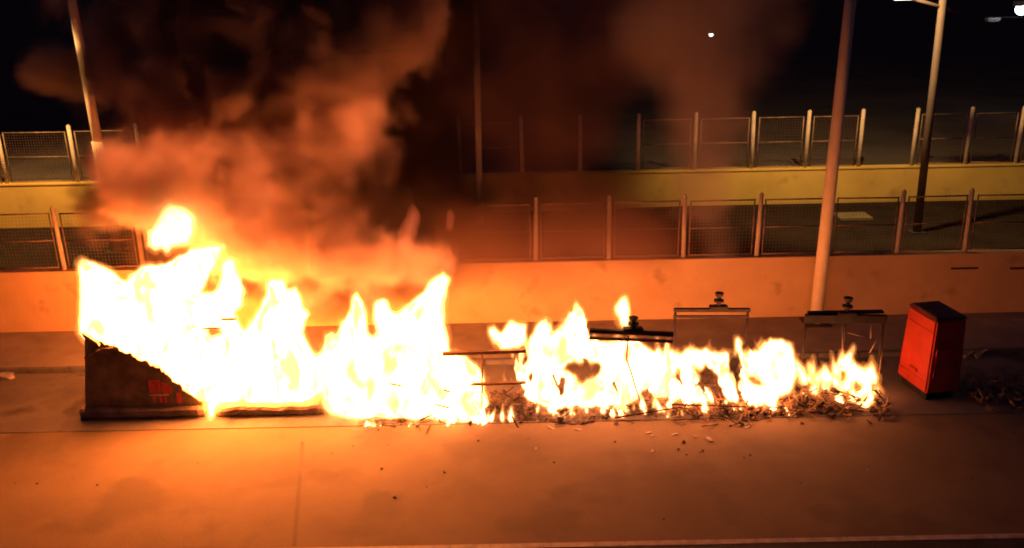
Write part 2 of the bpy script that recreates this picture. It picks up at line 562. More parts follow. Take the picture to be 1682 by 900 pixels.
far_lamp('small lone white lamp far off in the dark above the fence', 1168, 55, 75, mat_emit('far_lens', (1, .93, .85), 12), arm=.9, head=(.42, .4, .2), drop=.2)
far_lamp('bluish white lamp glaring in the upper corner', 1679, 10, 40, LENS_COLD, arm=1.4, head=(.62, .45, .22), drop=.3)
far_lamp('unlit grey lamp head on a long arm below the bluish glaring lamp', 1630, 34, 41, LENS_OFF, arm=3.2, head=(.6, .3, .14))

# pale flat patch on the terrace, built as a thin slab
q0, q1 = gz(1380, 359, ZT + .1), gz(1434, 357, ZT + .1)
o = MB().box((0, 0, 0), (q1[0] - q0[0], .75, .1), bevel=.02).build('pale_patch', PATCHM)
o.location = (q0[0], q0[1], ZT + .003)
tag(o, 'pale flat patch on the dark terrace beside the stout pole', 'slab')

# ------------------------------------------------------------------ burning containers
def gxz(pts, Y):
    return [(float(px(x, y, Y)[0]), float(px(x, y, Y)[2])) for x, y in pts]


def skirt(x0, x1, y0, y1, z0, z1, parent, mat, seed=0, warp=0.0, taper=.05):
    """moulded base tray with a sloping rim"""
    bm = bmesh.new()
    n = max(2, int((x1 - x0) / .12))
    rng = random.Random(seed)
    prof = [(y0 + taper, z0), (y0, z0 + .07), (y0 - .02, z1 - .05), (y0 + .03, z1), (y0 + .14, z1 + .01), (y1 - .05, z1), (y1, z1 - .05), (y1 - taper, z0)]
    rings = []
    for i in range(n + 1):
        u = i / n
        xx = x0 + (x1 - x0) * u
        dz = -warp * (.5 + .5 * math.sin(u * 9 + seed)) * .5 + rng.uniform(-warp, warp) * .3
        inset = .05 if i in (0, n) else 0
        rings.append([bm.verts.new((xx, y + (inset if y < (y0 + y1) / 2 else -inset) + rng.uniform(-warp, warp) * .25, max(z0, z + (dz if z > z0 + .02 else 0) - inset * .4))) for y, z in prof])
    for a, b in zip(rings[:-1], rings[1:]):
        for k in range(len(prof)):
            j = (k + 1) % len(prof)
            bm.faces.new((a[k], a[j], b[j], b[k]))
    bm.faces.new(rings[0]); bm.faces.new(rings[-1][::-1])
    bmesh.ops.recalc_face_normals(bm, faces=bm.faces)
    me = bpy.data.meshes.new('base_tray')
    bm.to_mesh(me); bm.free()
    return link('base_tray', me, mat, parent)


ZG = .012   # top of the parking lane

# first container: shell still standing at the near corner, melted away along a diagonal
Y0 = 17.12
c1 = empty('waste_container')
tag(c1, 'dark waste container with its shell melted away along a diagonal, first in the burning row', 'waste container')
front = [(140, 672), (332, 668), (331, 661), (322, 655), (312, 646), (303, 643), (296, 633), (284, 626), (276, 616), (266, 611), (258, 603), (247, 601), (238, 594), (222, 588), (212, 581), (199, 579), (190, 571), (176, 568), (164, 560), (150, 556), (139, 552)]
ragged = list(front[:2])
rj = random.Random(77)
for (xa_, ya_), (xb_, yb2) in zip(front[2:-1], front[3:]):
    for k in range(3):
        u = k / 3
        ragged.append((xa_ + (xb_ - xa_) * u + rj.uniform(-1.5, 1.5), ya_ + (yb2 - ya_) * u + rj.uniform(-2.2, 1.6)))
ragged.append(front[-1])
MB().prism(gxz(ragged, Y0), Y0, Y0 + .05).build('front_panel', BINM, c1)
q = gxz(front, Y0)
xl0, zl0, xl1, zl1 = q[0][0], q[0][1], q[-1][0], q[-1][1]
MB().hexa([(xl0 - .005, Y0 + .052, zl0), (xl0 + .05, Y0 + .052, zl0), (xl0 + .05, Y0 + 1.3, zl0), (xl0 - .005, Y0 + 1.3, zl0),
           (xl1 - .005, Y0 + .052, zl1 - .06), (xl1 + .05, Y0 + .052, zl1 - .06), (xl1 + .05, Y0 + 1.2, zl1 - .02), (xl1 - .005, Y0 + 1.2, zl1 - .02)]).build('side_panel', BINM, c1)
MB().prism([(xl0 + .06, zl0), (q[1][0], q[1][1]), (q[1][0], q[1][1] + .3), (xl0 + 1.5, .9), (xl1 + .1, zl1 - .5)], Y0 + 1.25, Y0 + 1.3).build('back_panel', BINM, c1)
skirt(gz(134, 688, ZG)[0], q[1][0] + .05, Y0 - .1, Y0 + 1.4, ZG, .27, c1, BINBASE, 3, .012)
# corner of the lid that is left
lid = MB()
l0, l1, l2 = px(136, 545, Y0 - .03), px(166, 572, Y0 - .03), px(138, 580, Y0 - .03)
lid.prism([(l0[0], l0[2]), (l0[0] + .02, l0[2] - .1), (l1[0], l1[2] + .08), (l1[0] - .04, l1[2] + .16)], Y0 - .09, Y0 - .004)
lid.build('lid_corner', LINEM, c1)
MB().path([px(139, 588, Y0 - .06), px(150, 580, Y0 - .09), px(165, 574, Y0 - .08), px(186, 571, Y0 - .03)], .018).build('pedal_rod', FRAMEM, c1, True)
# what is left of the printed sticker
for (x0, x1, y0_, y1_) in ((246, 249, 624, 645), (249, 262, 624, 628), (253, 257, 630, 646), (258, 262, 628, 645), (267, 270, 628, 646), (273, 276, 630, 646), (278, 281, 634, 646), (252, 254, 650, 660), (263, 265, 650, 661), (271, 273, 650, 661)):
    a, b = px(x0, y1_, Y0 - .004), px(x1, y0_, Y0 - .004)
    MB().box((a[0], Y0 - .007, a[2]), (b[0], Y0 - .003, b[2])).build('sticker_stroke', LABELM, c1)
a, b = px(246, 650, Y0), px(277, 647, Y0)
MB().box((a[0], Y0 - .009, a[2]), (b[0], Y0 - .004, b[2])).build('sticker_line', LABELW, c1)
a, b = px(292, 662, Y0), px(297, 645, Y0)
MB().box((a[0], Y0 - .009, a[2]), (b[0], Y0 - .004, b[2])).build('sticker_stroke', LABELM, c1)

# second container: only the warped base and part of the lifting frame
c2 = empty('waste_container')
tag(c2, 'burnt-down container reduced to a warped brown base strip, second in the burning row', 'waste container')
xa, xb = gz(352, 688, ZG)[0], gz(531, 686, ZG)[0]
skirt(xa, xb, Y0 - .08, Y0 + 1.35, ZG, .24, c2, BINBASE, 8, .06)
a, b = px(318, 526, Y0 + .35), px(388, 528, Y0 + .35)
MB().box((a[0], Y0 + .35, a[2] - .025), (b[0], Y0 + .40, a[2] + .025), bevel=.008).build('crossbeam', CHAR, c2)
a, b = px(330, 540, Y0 + .35), px(366, 541, Y0 + .35)
MB().box((a[0], Y0 + .35, a[2] - .015), (b[0], Y0 + .39, a[2] + .015), bevel=.006).build('rail', CHAR, c2)
MB().tube(px(478, 548, Y0 - .35), px(512, 602, Y0 - .35), .011).build('loose_rod', CHAR, c2, True)

# third container: charred base sticking out under the tallest flames
c3 = empty('waste_container')
tag(c3, 'collapsed container with a charred base edge under the broad middle flames', 'waste container')
Y3 = 16.75
xa, xb = gz(596, 694, ZG)[0], gz(694, 694, ZG)[0]
skirt(xa, xb, Y3 - .02, Y3 + .9, ZG, .13, c3, BINBASE, 5, .05)
for (x0, y0_, x1, y1_) in ((640, 630, 660, 634), (715, 664, 738, 670), (728, 640, 740, 644)):
    MB().tube(px(x0, y0_, Y3 - .35), px(x1, y1_, Y3 - .35), .018).build('loose_rod', CHAR, c3, True)


def skeleton(label, name, Y, x0, x1, yb, knob_x, knob_top, thick=.05, sag=0.0, legs=True, double=True, rod=None, legz=.06):
    """steel lifting frame of a burnt-out container: cross-beam, knob and uprights"""
    c = empty(name)
    tag(c, label, 'container frame')
    A, B = px(x0, yb, Y), px(x1, yb + sag, Y)
    m = MB()
    ang = math.atan2(B[2] - A[2], B[0] - A[0])
    L = math.hypot(B[0] - A[0], B[2] - A[2])
    mid = (A + B) / 2
    tl = Matrix.Rotation(-ang, 3, 'Y')
    m.box((mid[0] - L / 2, Y - .05, mid[2] - thick / 2), (mid[0] + L / 2, Y + .05, mid[2] + thick / 2), tilt=tl, bevel=.006).build('crossbeam', CHAR, c)
    if double:
        MB().box((mid[0] - L / 2, Y + .0, mid[2] - .17 - thick * .4), (mid[0] + L / 2, Y + .05, mid[2] - .17 + thick * .4), tilt=tl, bevel=.005).build('rail', GLOWLIT if Y < 17 else CHAR, c)
    K = px(knob_x, yb, Y)
    ktop = px(knob_x, knob_top, Y)[2]
    zb = A[2] + (B[2] - A[2]) * (K[0] - A[0]) / (B[0] - A[0])
    MB().box((K[0] - .2, Y - .085, zb + thick * .45), (K[0] + .2, Y + .085, zb + thick * .5 + .07), bevel=.012).build('bracket', CHAR, c)
    kb = zb + thick * .5 + .07
    kh = ktop - kb
    MB().tube((K[0], Y, kb - .01), (K[0], Y, ktop - kh * .2), .05, .045, 14).build('knob_stem', CHAR, c, True)
    MB().tube((K[0], Y, kb + kh * .30), (K[0], Y, kb + kh * .45), .11, .11, 16).build('knob_collar', CHAR, c)
    MB().tube((K[0], Y, ktop - kh * .25), (K[0], Y, ktop), .08, .1, 16).build('knob_head', CHAR, c)
    if legs:
        for xx, zz in ((A[0] + .04, A[2]), (B[0] - .04, B[2])):
            MB().tube((xx, Y + .03, legz), (xx, Y + .03, zz - thick * .5), .028, seg=8).build('leg', CHAR, c, True)
    if rod:
        MB().path([px(u, v, Y - .02) for u, v in rod], .016).build('hanging_rod', CHAR, c, True)
    MB().box((A[0] + .1, Y + (.15 if Y < 17 else -.3), ZG), (B[0] - .1, Y + .6, ZG + .05), bevel=.02).build('base_plate', ASH, c)
    return c


sk4 = empty('container_frame')
tag(sk4, 'two level charred rails and a short upright in the gap between the middle flames', 'container frame')
Y4 = 16.75
for yy, th, x0, x1 in ((579, .07, 727, 864), (631, .045, 727, 864)):
    a, b = px(x0, yy + 2, Y4), px(x1, yy - 3, Y4)
    MB().hexa([(a[0], Y4 - .04, a[2] - th / 2), (b[0], Y4 - .04, b[2] - th / 2), (b[0], Y4 + .04, b[2] - th / 2), (a[0], Y4 + .04, a[2] - th / 2),
               (a[0], Y4 - .04, a[2] + th / 2), (b[0], Y4 - .04, b[2] + th / 2), (b[0], Y4 + .04, b[2] + th / 2), (a[0], Y4 + .04, a[2] + th / 2)]).build('crossbeam', GLOWLIT, sk4)
a, b = px(792, 576, Y4 + .07), px(790, 640, Y4 + .07)
MB().tube((b[0], Y4 + .07, ZG), (a[0], Y4 + .07, a[2]), .02).build('leg', GLOWLIT, sk4, True)

skeleton('charred cross-beam with a stubby knob and a small flame licking at it', 'container_frame', 16.78, 968, 1106, 543, 1040, 521, .08, sag=6, legs=False, rod=[(1032, 552), (1029, 590), (1037, 612), (1045, 640), (1052, 660)])
skeleton('charred cross-beam with a ringed knob, highest one, in front of the ochre wall', 'container_frame', 18.45, 1107, 1232, 509, 1180, 481, .075, sag=0)
s7 = skeleton('thick black cross-beam with a double knob, last before the red container', 'container_frame', 17.9, 1322, 1456, 523, 1390, 489, .19, sag=1, double=False, legs=True, rod=[(1387, 530), (1387, 560), (1385, 600), (1384, 655)])
a, b = px(1328, 515, 17.95), px(1452, 513, 17.95)
MB().box((a[0], 17.93, a[2] - .03), (b[0], 18.06, a[2] + .025), bevel=.01).build('rail', CHAR, s7)
for pts in ([(1392, 546), (1420, 553)], [(1431, 534), (1430, 556)], [(1446, 548), (1428, 580)], [(1449, 575), (1444, 615)], [(1384, 534), (1384, 590)]):
    MB().path([px(u, v, 17.6) for u, v in pts], .014).build('loose_rod', FRAMEM, s7, True)

# red container
ft = gz(1539, 524, 1.92)
ht = gz(1498, 498, 1.92)
RW, RD = .71, float(math.hypot(ht[0] - ft[0], ht[1] - ft[1])) + .05
rc = empty('red_container', (float(ft[0]), float(ft[1]), 0), R(9))
tag(rc, 'tall red metal container with a dark top, beyond the end of the fire', 'container')
zb = .2
tp = .045
MB().hexa([(-tp, -tp, zb), (RW + tp, -tp, zb), (RW + tp, RD + tp, zb), (-tp, RD + tp, zb),
           (0, 0, 1.86), (RW, 0, 1.86), (RW, RD, 1.86), (0, RD, 1.86)]).build('body', REDM, rc, bevel=.035)
MB().hexa([(-.012, -.012, 1.862), (RW + .012, -.012, 1.862), (RW + .012, RD + .012, 1.862), (-.012, RD + .012, 1.862),
           (.04, .05, 1.93), (RW - .04, .05, 1.93), (RW - .04, RD - .05, 1.93), (.04, RD - .05, 1.93)]).build('top_plate', LIDM, rc, bevel=.01)
MB().hexa([(.05, .05, ZG), (RW - .05, .05, ZG), (RW - .05, RD - .05, ZG), (.05, RD - .05, ZG),
           (.03, .03, zb + .01), (RW - .03, .03, zb + .01), (RW - .03, RD - .03, zb + .01), (.03, RD - .03, zb + .01)]).build('plinth', DARK, rc)
MB().box((.08, -.042, .5), (RW - .08, -.005, 1.25), bevel=.01).build('door', REDM, rc)
MB().tube((RW - .16, -.085, .78), (RW - .16, -.085, .98), .014).build('handle', CHAR, rc, True)
for hz_ in (.6, 1.1):
    MB().tube((.075, -.05, hz_), (.075, -.05, hz_ + .1), .016).build('hinge', REDM, rc, True)
MB().box((-.075, RD * .35, .55), (-.03, RD * .62, .61), bevel=.012).build('side_handle', REDM, rc)
for zz in (.42, 1.55):
    k_ = tp * (1 - (zz - zb) / (1.86 - zb))
    MB().box((-k_ - .012, .05, zz), (-k_ + .01, RD - .05, zz + .035), bevel=.006).build('side_rib', REDM, rc)

# ------------------------------------------------------------------ burnt rubbish on the ground
def rubble_mesh(name, n, area, zf, seed, smin=.03, smax=.14, sticks=.5):
    rng = random.Random(seed)
    bm = bmesh.new()
    for i in range(n):
        x, y = area(rng)
        h = zf(x, y) * rng.random() ** .7
        geo = bmesh.ops.create_cube(bm, size=1.0)
        vs = geo['verts']
        s = rng.uniform(smin, smax)
        if rng.random() < sticks:
            sc = (s * rng.uniform(1.6, 4.5), s * .2, s * .17)
        else:
            sc = (s, s * rng.uniform(.4, 1), s * rng.uniform(.1, .5))
        for v in vs:
            v.co = Vector((v.co.x * sc[0], v.co.y * sc[1], v.co.z * sc[2])) + Vector((rng.uniform(-.2, .2), rng.uniform(-.2, .2), rng.uniform(-.2, .2))) * s * .4
        rot = Matrix.Rotation(rng.uniform(0, 6.28), 3, 'Z') @ Matrix.Rotation(rng.uniform(-.7, .7), 3, 'Y') @ Matrix.Rotation(rng.uniform(-.5, .5), 3, 'X')
        bmesh.ops.rotate(bm, cent=(0, 0, 0), matrix=rot, verts=vs)
        zmin = min(v.co.z for v in vs)
        bmesh.ops.translate(bm, vec=(x, y, ZG - zmin * .6 + h), verts=vs)
    me = bpy.data.meshes.new(name)
    bm.to_mesh(me); bm.free()
    return me


def heap_mesh(name, x0, x1, yc, hw, h, seed, nx=90, ny=14):
    rng = random.Random(seed)
    bm = bmesh.new()
    ph = [rng.uniform(0, 6) for _ in range(6)]
    g = []
    for i in range(nx + 1):
        u = i / nx
        row = []
        for j in range(ny + 1):
            v = j / ny * 2 - 1
            e = min(1, 6 * min(u, 1 - u))
            wv = hw * (1 + .22 * math.sin(u * 17 + ph[0]) + .15 * math.sin(u * 41 + ph[1]))
            z = h * e * max(0, 1 - v * v) * (.65 + .25 * math.sin(u * 23 + ph[2]) + .2 * math.sin(u * 57 + v * 5 + ph[3])) + rng.uniform(-.018, .018) * e
            row.append(bm.verts.new((x0 + (x1 - x0) * u, yc + v * wv, ZG + .003 + max(-.02, z))))
        g.append(row)
    for i in range(nx):
        for j in range(ny):
            bm.faces.new((g[i][j], g[i + 1][j], g[i + 1][j + 1], g[i][j + 1]))
    me = bpy.data.meshes.new(name)
    bm.to_mesh(me); bm.free()
    return me


X0, X1 = gz(590, 690, 0)[0], gz(1462, 680, 0)[0]
hp_ = link('ash_debris', heap_mesh('ash_debris', X0, X1, 17.25, .62, .2, 3, 160, 16), ASH)
tag(hp_, 'long bed of ash and burnt plastic under the flames', 'debris', kind='stuff')
def area_main(r):
    x = r.uniform(X0 + .2, X1)
    return x, 17.15 + r.gauss(0, .32)
d1 = link('charred_debris', rubble_mesh('charred_debris', 900, area_main, lambda x, y: max(0, .26 - abs(y - 17.2) * .3), 5), CHARWOOD)
tag(d1, 'charred black scraps and splinters heaped along the fire', 'debris', kind='stuff')
def area_right(r):
    x = r.uniform(gz(1110, 690, 0)[0], X1)
    return x, 16.95 + r.gauss(0, .3)
d2 = link('straw_debris', rubble_mesh('straw_debris', 520, area_right, lambda x, y: max(0, .2 - abs(y - 17.1) * .25), 7, .03, .13, .8), STRAW)
tag(d2, 'pale singed sticks and straw at the low end of the fire', 'debris', kind='stuff')
def area_far(r):
    return r.uniform(gz(1595, 660, 0)[0], gz(1760, 660, 0)[0]), 17.35 + r.gauss(0, .3)
d3 = link('loose_rubble', rubble_mesh('loose_rubble', 420, area_far, lambda x, y: max(0, .22 - abs(y - 17.4) * .25), 9, .03, .15, .3), STRAW)
tag(d3, 'heap of dry brown rubbish beyond the red container', 'rubble', kind='stuff')
def area_kerb(r):
    return r.uniform(gz(1588, 585, .1)[0], gz(1612, 585, .1)[0]) + r.gauss(0, .15), YK - .12 + r.gauss(0, .05)
d4 = link('kerb_litter', rubble_mesh('kerb_litter', 40, area_kerb, lambda x, y: .04, 12, .03, .12, .3), PAPER)
tag(d4, 'pale litter in the gutter behind the red container', 'litter', kind='stuff')


def crumple(name, loc, size, mat, label, cat, group=None, seed=0, flat=.35, rz=0):
    rng = random.Random(seed)
    bm = bmesh.new()
    bmesh.ops.create_icosphere(bm, subdivisions=2, radius=.5)
    for v in bm.verts:
        k = rng.uniform(.65, 1.25)
        v.co = Vector((v.co.x * size[0] * k, v.co.y * size[1] * k, v.co.z * size[2] * k))
    zmin = min(v.co.z for v in bm.verts)
    for v in bm.verts:
        v.co.z = max(v.co.z - zmin * flat * 1.2, 0.0)
    me = bpy.data.meshes.new(name)
    bm.to_mesh(me); bm.free()
    o = link(name, me, mat)
    o.location = loc
    o.rotation_euler = (0, 0, rz)
    tag(o, label, cat, group)
    return o


q = gz(24, 607, ZG); crumple('plastic_bag', (q[0], YK - .2, ZG), (.5, .3, .16), PAPER, 'crumpled pale plastic bag lying in the gutter by the kerb', 'plastic bag', seed=2)
# flattened cardboard in front of the low flames
bm = bmesh.new()
ca, cb = gz(1225, 694, ZG), gz(1312, 694, ZG)
g = [[bm.verts.new((ca[0] + (cb[0] - ca[0]) * i / 12, 16.62 + .34 * j / 5, ZG + .05 + .05 * math.sin(i * .9) * math.cos(j * 1.1) + .02 * j + random.uniform(-.012, .012))) for j in range(6)] for i in range(13)]
for i in range(12):
    for j in range(5):
        bm.faces.new((g[i][j], g[i + 1][j], g[i + 1][j + 1], g[i][j + 1]))
me = bpy.data.meshes.new('cardboard_sheet'); bm.to_mesh(me); bm.free()
o = link('cardboard_sheet', me, CARD)
sol = o.modifiers.new('thickness', 'SOLIDIFY'); sol.thickness = .012
tag(o, 'flattened brown cardboard sheet in front of the low flames', 'cardboard')

# charred sticks poking out of the heap
STK = [((1262, 668), (1335, 694), 16.75, 'pale splintered stick slanting down in front of the heap'), ((1255, 676), (1318, 697), 16.7, 'second pale stick beside the splintered one, slanting down'),
       ((1100, 664), (1225, 668), 16.75, 'long dark batten lying along the front of the low flames'), ((1010, 690), (1120, 668), 16.6, 'burnt lath lying at an angle below the stubby knob'),
       ((1330, 690), (1440, 694), 16.7, 'thin pale lath lying flat at the end of the heap'), ((1370, 640), (1432, 660), 17.1, 'charred board sloping through the last small flames'),
       ((690, 690), (720, 676), 16.55, 'short charred twig at the foot of the tall flames'), ((1590, 640), (1650, 682), 17.3, 'dark stick leaning on the rubbish beyond the red container')]
for (a_, b_, Y, lab) in STK:
    pa, pb_ = Vector(px(*a_, Y)), Vector(px(*b_, Y - .05))
    pa.z = max(pa.z, ZG + .04); pb_.z = max(pb_.z, ZG + .03)
    m = MB().tube(pa, pb_, .022, .014, 7)
    tag(m.build('stick', STRAW if 'pale' in lab else CHARWOOD, None), lab, 'stick')

# scraps and grit on the carriageway
rng = random.Random(21)
scr = MB().box((-.5, -.35, 0), (.5, .35, .12)).jitter(.16, 4)
scrap_me = scr.mesh('road_scrap')
grit_me = None
bm = bmesh.new(); bmesh.ops.create_icosphere(bm, subdivisions=1, radius=.5)
for v in bm.verts:
    v.co *= rng.uniform(.7, 1.2)
grit_me = bpy.data.meshes.new('grit_stone'); bm.to_mesh(grit_me); bm.free()
scrap_me.materials.append(PAPER); grit_me.materials.append(STONE)
SP = [(1065, 711, .13), (1072, 716, .1), (1108, 714, .13), (1142, 717, .1), (1165, 722, .2), (1192, 709, .09), (1228, 702, .14), (1072, 741, .12), (905, 703, .16), (950, 706, .14), (1424, 772, .07), (880, 737, .09)]
for (x, y, s) in SP:
    q = gz(x, y, 0.0)
    o = link('paper_scrap', scrap_me, None)
    o.location = (q[0], q[1], .006 if q[1] < YL else ZG + .006); o.scale = (s * .8, s * .5, s * .35); o.rotation_euler = (0, rng.uniform(-.15, .15), rng.uniform(0, 3))
    tag(o, 'small pale scrap of paper or plastic scattered on the road', 'litter', 'pale scraps on the road')
SD = [(a_, b_, c_ * .62) for a_, b_, c_ in [(1123, 727, .16), (1114, 738, .12), (1154, 741, .11), (1128, 747, .09), (1232, 748, .1), (1222, 752, .08), (648, 817, .12), (160, 797, .09), (61, 795, .1), (325, 760, .07), (25, 794, .06), (730, 776, .1), (627, 770, .1), (580, 733, .08), (1090, 853, .08), (1597, 786, .09), (910, 760, .09), (545, 745, .07), (785, 724, .11), (1010, 726, .1), (1200, 700, .12)]]
for i in range(8):
    SD.append((rng.uniform(540, 1340), 706 + rng.random() ** 2 * 110, rng.uniform(.02, .045)))
for (x, y, s) in SD:
    q = gz(x, y, 0.0)
    o = link('grit_stone', grit_me, None)
    o.location = (q[0], q[1], s * .2 + (0 if q[1] < YL else ZG)); o.scale = (s, s * .8, s * .55); o.rotation_euler = (rng.uniform(-.3, .3), rng.uniform(-.3, .3), rng.uniform(0, 3))
    tag(o, 'small dark stone or cinder lying on the road', 'stone', 'dark cinders on the road')

# ------------------------------------------------------------------ flames (closed hulls grown from a 3D field)
_LAT = np.random.RandomState(5).rand(48, 48, 48).astype(np.float32)


def vnoise(x, y, z):
    xi, yi, zi = np.floor(x).astype(int), np.floor(y).astype(int), np.floor(z).astype(int)
    fx, fy, fz = x - xi, y - yi, z - zi
    fx, fy, fz = [f * f * (3 - 2 * f) for f in (fx, fy, fz)]
    r = 0
    for i in (0, 1):
        for j in (0, 1):
            for k in (0, 1):
                w = (fx if i else 1 - fx) * (fy if j else 1 - fy) * (fz if k else 1 - fz)
                r = r + w * _LAT[(xi + i) % 48, (yi + j) % 48, (zi + k) % 48]
    return r


def poly_sdf(P, X, Z):
    """signed distance to a polygon, positive inside"""
    n = len(P)
    d = np.full(X.shape, 1e9)
    ins = np.zeros(X.shape, bool)
    for i in range(n):
        ax, az = P[i]; bx, bz = P[(i + 1) % n]
        ex, ez = bx - ax, bz - az
        t = np.clip(((X - ax) * ex + (Z - az) * ez) / (ex * ex + ez * ez + 1e-12), 0, 1)
        d = np.minimum(d, (X - ax - t * ex) ** 2 + (Z - az - t * ez) ** 2)
        c = ((az > Z) != (bz > Z)) & (X < ex * (Z - az) / (ez + 1e-12) + ax)
        ins ^= c
    d = np.sqrt(d)
    return np.where(ins, d, -d)


def surface_nets(F, org, h):
    nx, ny, nz = F.shape
    S = F > 0
    corners = [(i, j, k) for i in (0, 1) for j in (0, 1) for k in (0, 1)]
    sl = lambda i, j, k: (slice(i, nx - 1 + i), slice(j, ny - 1 + j), slice(k, nz - 1 + k))
    cnt = sum(S[sl(*c)].astype(np.int8) for c in corners)
    act = (cnt > 0) & (cnt < 8)
    idx = -np.ones(act.shape, int)
    ci = np.argwhere(act)
    idx[act] = np.arange(len(ci))
    acc = np.zeros((len(ci), 3)); num = np.zeros(len(ci))
    for a in corners:
        for ax in range(3):
            if a[ax]:
                continue
            b = list(a); b[ax] = 1; b = tuple(b)
            fa = F[ci[:, 0] + a[0], ci[:, 1] + a[1], ci[:, 2] + a[2]]
            fb = F[ci[:, 0] + b[0], ci[:, 1] + b[1], ci[:, 2] + b[2]]
            m = (fa > 0) != (fb > 0)
            t = np.where(m, fa / (fa - fb + 1e-12), 0)
            p = np.tile(np.array(a, float), (len(ci), 1)); p[:, ax] += t
            acc[m] += p[m]; num[m] += 1
    V = (ci + acc / np.maximum(num, 1)[:, None]) * h + np.array(org)
    Q = []
    for ax in range(3):
        u, v = [(1, 2), (2, 0), (0, 1)][ax]
        lo = [slice(None)] * 3; hi = [slice(None)] * 3
        lo[ax] = slice(0, -1); hi[ax] = slice(1, None)
        ch = S[tuple(lo)] != S[tuple(hi)]
        e = np.argwhere(ch)
        e = e[(e[:, u] > 0) & (e[:, v] > 0) & (e[:, u] < F.shape[u] - 1) & (e[:, v] < F.shape[v] - 1)]
        if len(e) == 0:
            continue
        du = np.zeros(3, int); du[u] = 1
        dv = np.zeros(3, int); dv[v] = 1
        g = lambda q: idx[q[:, 0], q[:, 1], q[:, 2]]
        quad = np.stack([g(e - du - dv), g(e - dv), g(e), g(e - du)], 1)
        inside = S[e[:, 0], e[:, 1], e[:, 2]]
        quad[~inside] = quad[~inside][:, ::-1]
        Q.append(quad)
    return V, np.concatenate(Q)


def hull_mesh(name, F, org, h):
    V, Q = surface_nets(F, org, h)
    me = bpy.data.meshes.new(name)
    me.from_pydata(V.tolist(), [], Q.tolist())
    me.shade_smooth()
    return me


def flame(label, polys, Y, holes=(), h=.032, rough=.05, cap=.42, core=None, edge=None, edge_w=.06, seed=0, flatten=.9, kind=None, name='flame', core_cut=.6, gaps=None):
    """polys: lists of photograph pixels on the plane at distance Y; or (pixels, Y) pairs"""
    PS = []
    for p in polys:
        if isinstance(p, tuple) and isinstance(p[0], list):
            PS.append(([(a, b) for a, b in gxz(p[0], p[1])], p[1]))
        else:
            PS.append((gxz(p, Y), Y))
    HS = [gxz(p, Y) for p in holes]
    xs = [a for p, _ in PS for a, _b in p]; zs = [b for p, _ in PS for _a, b in p]; ys = [y for _, y in PS]
    mg = .22
    org = (min(xs) - mg, min(ys) - .75, max(min(zs) - mg, ZG + .005 - h))
    nx = int((max(xs) + mg - org[0]) / h) + 2; ny = int((max(ys) + .75 - org[1]) / h) + 2; nz = int((max(zs) + mg - org[2]) / h) + 2
    gx, gy, gz_ = [org[i] + h * np.arange(n) for i, n in enumerate((nx, ny, nz))]
    X2, Z2 = np.meshgrid(gx, gz_, indexing='ij')
    X3, Y3_, Z3 = np.meshgrid(gx, gy, gz_, indexing='ij')
    nse = (vnoise(X3 * 4.3 + seed, Y3_ * 4.3, Z3 * 2.1) + .7 * vnoise(X3 * 10 + 7, Y3_ * 10, Z3 * 4 + seed) + .5 * vnoise(X3 * 19 + 3, Y3_ * 19, Z3 * 7 + seed) - 1.1) * 1.8 * rough
    F = np.full(X3.shape, -1.0)
    for P, y in PS:
        s = poly_sdf(P, X2, Z2)
        for hh in HS:
            s = np.minimum(s, -poly_sdf(hh, X2, Z2))
        s = np.minimum(s, cap)
        if gaps:
            thr, sc_, amt = gaps
            zz = (Z2 - Z2.min()) / (Z2.max() - Z2.min())
            n2 = .5 * vnoise(X2 * sc_ + Z2 * .6 + seed * 3.1, Z2 * 0 + seed, Z2 * sc_ * .5) + .3 * vnoise(X2 * sc_ * 2.6 - Z2, Z2 * 0 + seed + 4, Z2 * sc_ * 1.1) + .2 * vnoise(X2 * sc_ * 6, Z2 * 0 + seed + 9, Z2 * sc_ * 2.2)
            s = s - amt * np.clip(n2 - thr, 0, 1) * (1.15 - .5 * zz)
        s = s[:, None, :]
        f = s - flatten * np.abs(Y3_ - y) ** 1.35
        F = np.maximum(F, f)
    F = F + nse
    F[:, :, 0] = -1
    F[0] = F[-1] = -1; F[:, 0] = F[:, -1] = -1; F[:, :, -1] = -1
    def seal(A):
        A[:, :, 0] = -1
        A[0] = A[-1] = -1; A[:, 0] = A[:, -1] = -1; A[:, :, -1] = -1
        return A
    fine = nse / max(rough, 1e-3)
    root = link(name, hull_mesh(name, seal(F - core_cut * edge_w), org, h), core or FLAME)
    tag(root, label, 'fire', kind=kind)
    if edge_w > 0:
        link('flame_edge', hull_mesh('flame_edge', seal(F + edge_w * .35 + edge_w * .3 * fine), org, h), edge or EDGE, root)
        link('flame_fringe', hull_mesh('flame_fringe', seal(F + edge_w * 1.3 + edge_w * .7 * fine), org, h), FRINGE, root)
    return root


F1 = [(132, 429), (142, 427), (158, 433), (180, 447), (202, 463), (210, 462), (217, 448), (232, 439), (262, 435), (285, 424), (312, 411), (340, 405), (366, 403), (362, 416), (352, 437), (338, 463), (331, 480), (345, 483), (356, 476), (364, 455), (366, 436), (376, 428), (383, 428), (385, 446), (393, 462), (400, 480), (396, 502), (386, 516), (400, 545), (420, 560), (420, 665), (185, 665), (170, 600), (150, 565), (133, 545)]
flame('broad white blaze pouring out of the first container', [F1], 17.78, cap=.36, holes=[[(338, 540), (360, 538), (362, 548), (345, 557)]], seed=1, rough=.04)
F2 = [(385, 580), (392, 548), (408, 536), (420, 520), (430, 500), (438, 484), (436, 463), (447, 459), (466, 460), (470, 476), (477, 477), (484, 472), (492, 486), (500, 506), (513, 517), (504, 528), (498, 546), (506, 565), (517, 584), (527, 600), (532, 672), (388, 672)]
flame('pointed white blaze over the warped base of the second container', [F2], 17.75, cap=.36, seed=2, rough=.035)
